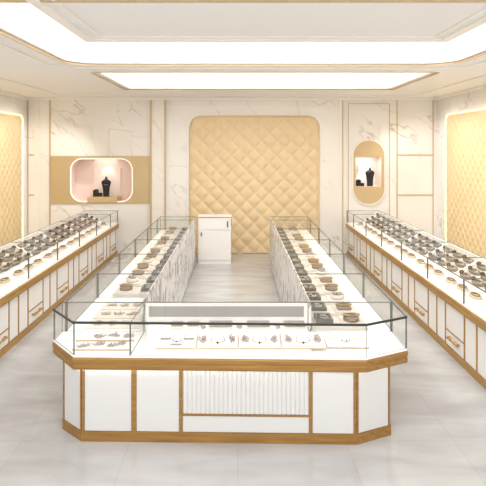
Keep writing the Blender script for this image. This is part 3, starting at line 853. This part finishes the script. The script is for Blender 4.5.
# board by the angled corner lies flat on the deck edge
c = Vector((.945, 4.735, .7235))
necklace_board(c, (.06, 0, -.02), .36, .23, names5[4]).location.z += .008
topz = c.z+.022+.008
necklace(Vector((c.x, c.y, topz)), (.06, 0, 0), 'small necklace with dark pendant on the board by the angled glass corner', M['silver'], .6)
for q, u in enumerate((-.10, .10)):
    o = tag(MB().box(-.04, .04, -.008, .008, 0, .010).build('bracelet_bar', M['pale_cushion'], None, bevel=.003), 'pale bracelet bar %s the pendant on the board by the angled corner' % ('before' if q == 0 else 'beyond'), 'bracelet'); o.location = (c.x+u, c.y+.03, topz+.003); o.rotation_euler = (.06, 0, 0)
o = tag(MB().box(-.05, .05, -.008, .008, 0, .010).build('bracelet_bar', M['pale_cushion'], None, bevel=.003), 'pale bracelet bar below the pendant on the board by the angled corner', 'bracelet'); o.location = (c.x+.02, c.y-.065, topz-.003); o.rotation_euler = (.06, 0, 0)
# grey pads behind the boards
pads = [(-.60, -.50, 'first small grey pad from the glass divider, behind the boards'), (-.455, -.355, 'second small grey pad from the glass divider, behind the boards'), (-.26, -.055, 'wide grey pad behind the second necklace board'), (.085, .285, 'wide grey pad behind the middle necklace board'), (.425, .605, 'wide grey pad behind the fourth necklace board')]
ang2 = math.atan2(.84-.82, 5.033-4.805)
for a, b, lb in pads:
    yc = 4.90; z = .82+(.02)*(yc-4.805)/.228
    t = thing('velvet_pad', lb, 'display pad', ((a+b)/2, yc, z+.002), (ang2, 0, 0), 'grey pads at the back of the front counter')
    w = b-a
    MB().box(-w/2-.01, w/2+.01, -.085, .085, 0, .01).build('pad_base', M['pale_cushion'], t)
    MB().box(-w/2, w/2, -.06 if w > .15 else -.04, .06 if w > .15 else .04, .0102, .024).build('velvet_top', M['grey_velvet'], t, bevel=.005)
for i, u in enumerate((-.315, 0.015, .355)):
    z = .82+.02*(4.86-4.805)/.228
    beads((u, 4.865, z+.004), (ang2, 0, 0), 'rosy beaded earring between grey pads, %s from the glass divider' % ordw[i], .055, .10, 10, M['rose'], 'beaded earrings between the grey pads', 40+i)

# beaded collars on the corner boards beyond the divider
def flat_board(x, y, w, d, lb, rot=0):
    t = thing('necklace_board', lb, 'display board', (x, y, .7228), (0, 0, rot), 'flat boards in the corner of the front counter')
    MB().box(-w/2, w/2, -d/2, d/2, 0, .010).build('board', M['deck'], t)
    g = MB().box(-w/2, w/2, -d/2-.006, -d/2-.0005, 0, .0125).build('edging', M['gold_line'], t); g['label'] = 'thin gold edging'
    return t
flat_board(-1.16, 4.675, .50, .18, 'white flat board close to the front pane in the angled corner case')
flat_board(-1.18, 4.90, .52, .20, 'white flat board behind another in the angled corner case')
k = 0
for (x, y) in ((-1.09, 4.665), (-1.21, 4.70), (-1.335, 4.655), (-1.02, 4.72)):
    beads((x, y, .7335), (0, 0, .4*k), 'rosy beaded collar on the corner board close to the front pane, %s from the divider' % ordw[[1, 2, 3, 0][k]], .13, .10, 14, M['rose'], 'beaded collars in the corner case', 60+k); k += 1
for j, (x, y) in enumerate(((-1.0, 4.90), (-1.13, 4.92), (-1.25, 4.89))):
    beads((x, y, .7335), (0, 0, .5*j), 'rosy beaded collar on the rear corner board, %s from the divider' % ordw[j], .12, .13, 14, M['rose'], 'beaded collars in the corner case', 70+j)
for j in range(3):
    y = 5.26+.30*j
    t = thing('necklace_board', 'white board of beaded jewellery, %s in the arm beside the drawer cabinet' % ordw[j], 'display board', (-1.2, y, .7207), (0, 0, 0), 'boards of beaded jewellery in the first arm case')
    MB().box(-.26, .26, -.13, .13, 0, .010).build('board', M['pale_cushion'], t)
    for i, x in enumerate((-.15, -.02, .12)):
        beads((-1.2+x, y, .7315), (0, 0, .6*i+j), 'rosy beaded collar on the %s arm board, %s from the aisle side' % (ordw[j], ordw[i]), .11, .14, 14, M['rose'], 'beaded collars in the first arm case', 80+3*j+i)

for o in list(MS.values()): drop_tree(o)

# ------------------------------------------------------------------ drawer cabinet at the back
cx0, cx1, cy0, cy1 = -.835, -.148, 11.30, 11.78
t = thing('drawer_cabinet', 'small white cabinet with one drawer over a door before the quilted back wall', 'cabinet', ((cx0+cx1)/2, (cy0+cy1)/2, 0))
W, Dp = (cx1-cx0)/2, (cy1-cy0)/2
MB().box(-W, W, -Dp+.02, Dp, .075, .965).build('carcass', M['white'], t)
MB().box(-W+.005, W-.005, -Dp+.012, Dp-.01, 0, .0745).build('plinth', M['white'], t)
g = MB().box(-W-.008, W+.008, -Dp-.006, Dp+.004, 0.9655, .985).build('top', M['white'], t)
g = MB().box(-W-.010, W+.010, -Dp-.009, -Dp-.0065, .974, .986).build('top_edge', M['post'], t); g['label'] = 'dark edge strip'
dr = MB().box(-W+.006, W-.006, -Dp, -Dp+.0195, .715, .960).build('drawer', M['white_door'], t, bevel=.004)
MB().box(W-.085, W-.055, -Dp-.022, -Dp-.0005, .77, .90).build('handle', M['knob'], dr, bevel=.006)
dd = MB().box(-W+.006, W-.006, -Dp, -Dp+.0195, .080, .700).build('door', M['white_door'], t, bevel=.004)
MB().box(-W+.055, -W+.085, -Dp-.022, -Dp-.0005, .585, .665).build('handle', M['knob'], dd, bevel=.006)
MB().box(W+.0005, W+.012, -Dp+.03, -Dp+.10, .78, .955).build('side_latch', M['knob'], t)

# ------------------------------------------------------------------ light
sc = bpy.context.scene
w = bpy.data.worlds.new('daylight'); sc.world = w; w.use_nodes = True
w.node_tree.nodes['Background'].inputs[0].default_value = (1.0, .995, .985, 1)
w.node_tree.nodes['Background'].inputs[1].default_value = 1.45
def area(name, loc, sx, sy, power, col=(1, .99, .975), rot=(0, 0, 0)):
    l = bpy.data.lights.new(name, 'AREA'); l.shape = 'RECTANGLE'; l.size = sx; l.size_y = sy; l.energy = power; l.color = col
    o = bpy.data.objects.new(name, l); C.objects.link(o); o.location = loc; o.rotation_euler = rot
    return o
area('added_front_fill', (0, 1.2, ZC-.06), 5.5, 1.6, 170)  # unseen area light added over the front, outside the view
# cove lamps hidden in the recesses
area('cove_lamp', (.35, 6.66, 4.10), 4.6, 1.5, 48)
area('cove_lamp', (.42, 9.5, 4.10), 4.6, 2.0, 52)

for s in (-1, 1):  # unseen spots added under the ceiling to brighten the side walls
    for y in (6.0, 8.0, 10.0, 11.4):
        spot('added_wall_fill', (s*3.0-.13, y, ZC-.06), (s*4.75-.13, y, .9), 85, 1.9, (1, .985, .965))
vs = sc.view_settings
vs.view_transform = 'Standard'; vs.look = 'None'; vs.exposure = 0.36; vs.gamma = 1.0; vs.use_curve_mapping = False
sc.cycles.max_bounces = 10; sc.cycles.diffuse_bounces = 5; sc.cycles.glossy_bounces = 4; sc.cycles.transparent_max_bounces = 40
sc.cycles.caustics_reflective = False; sc.cycles.caustics_refractive = False
sc.cycles.sample_clamp_indirect = 6.0
sc.cycles.use_denoising = True
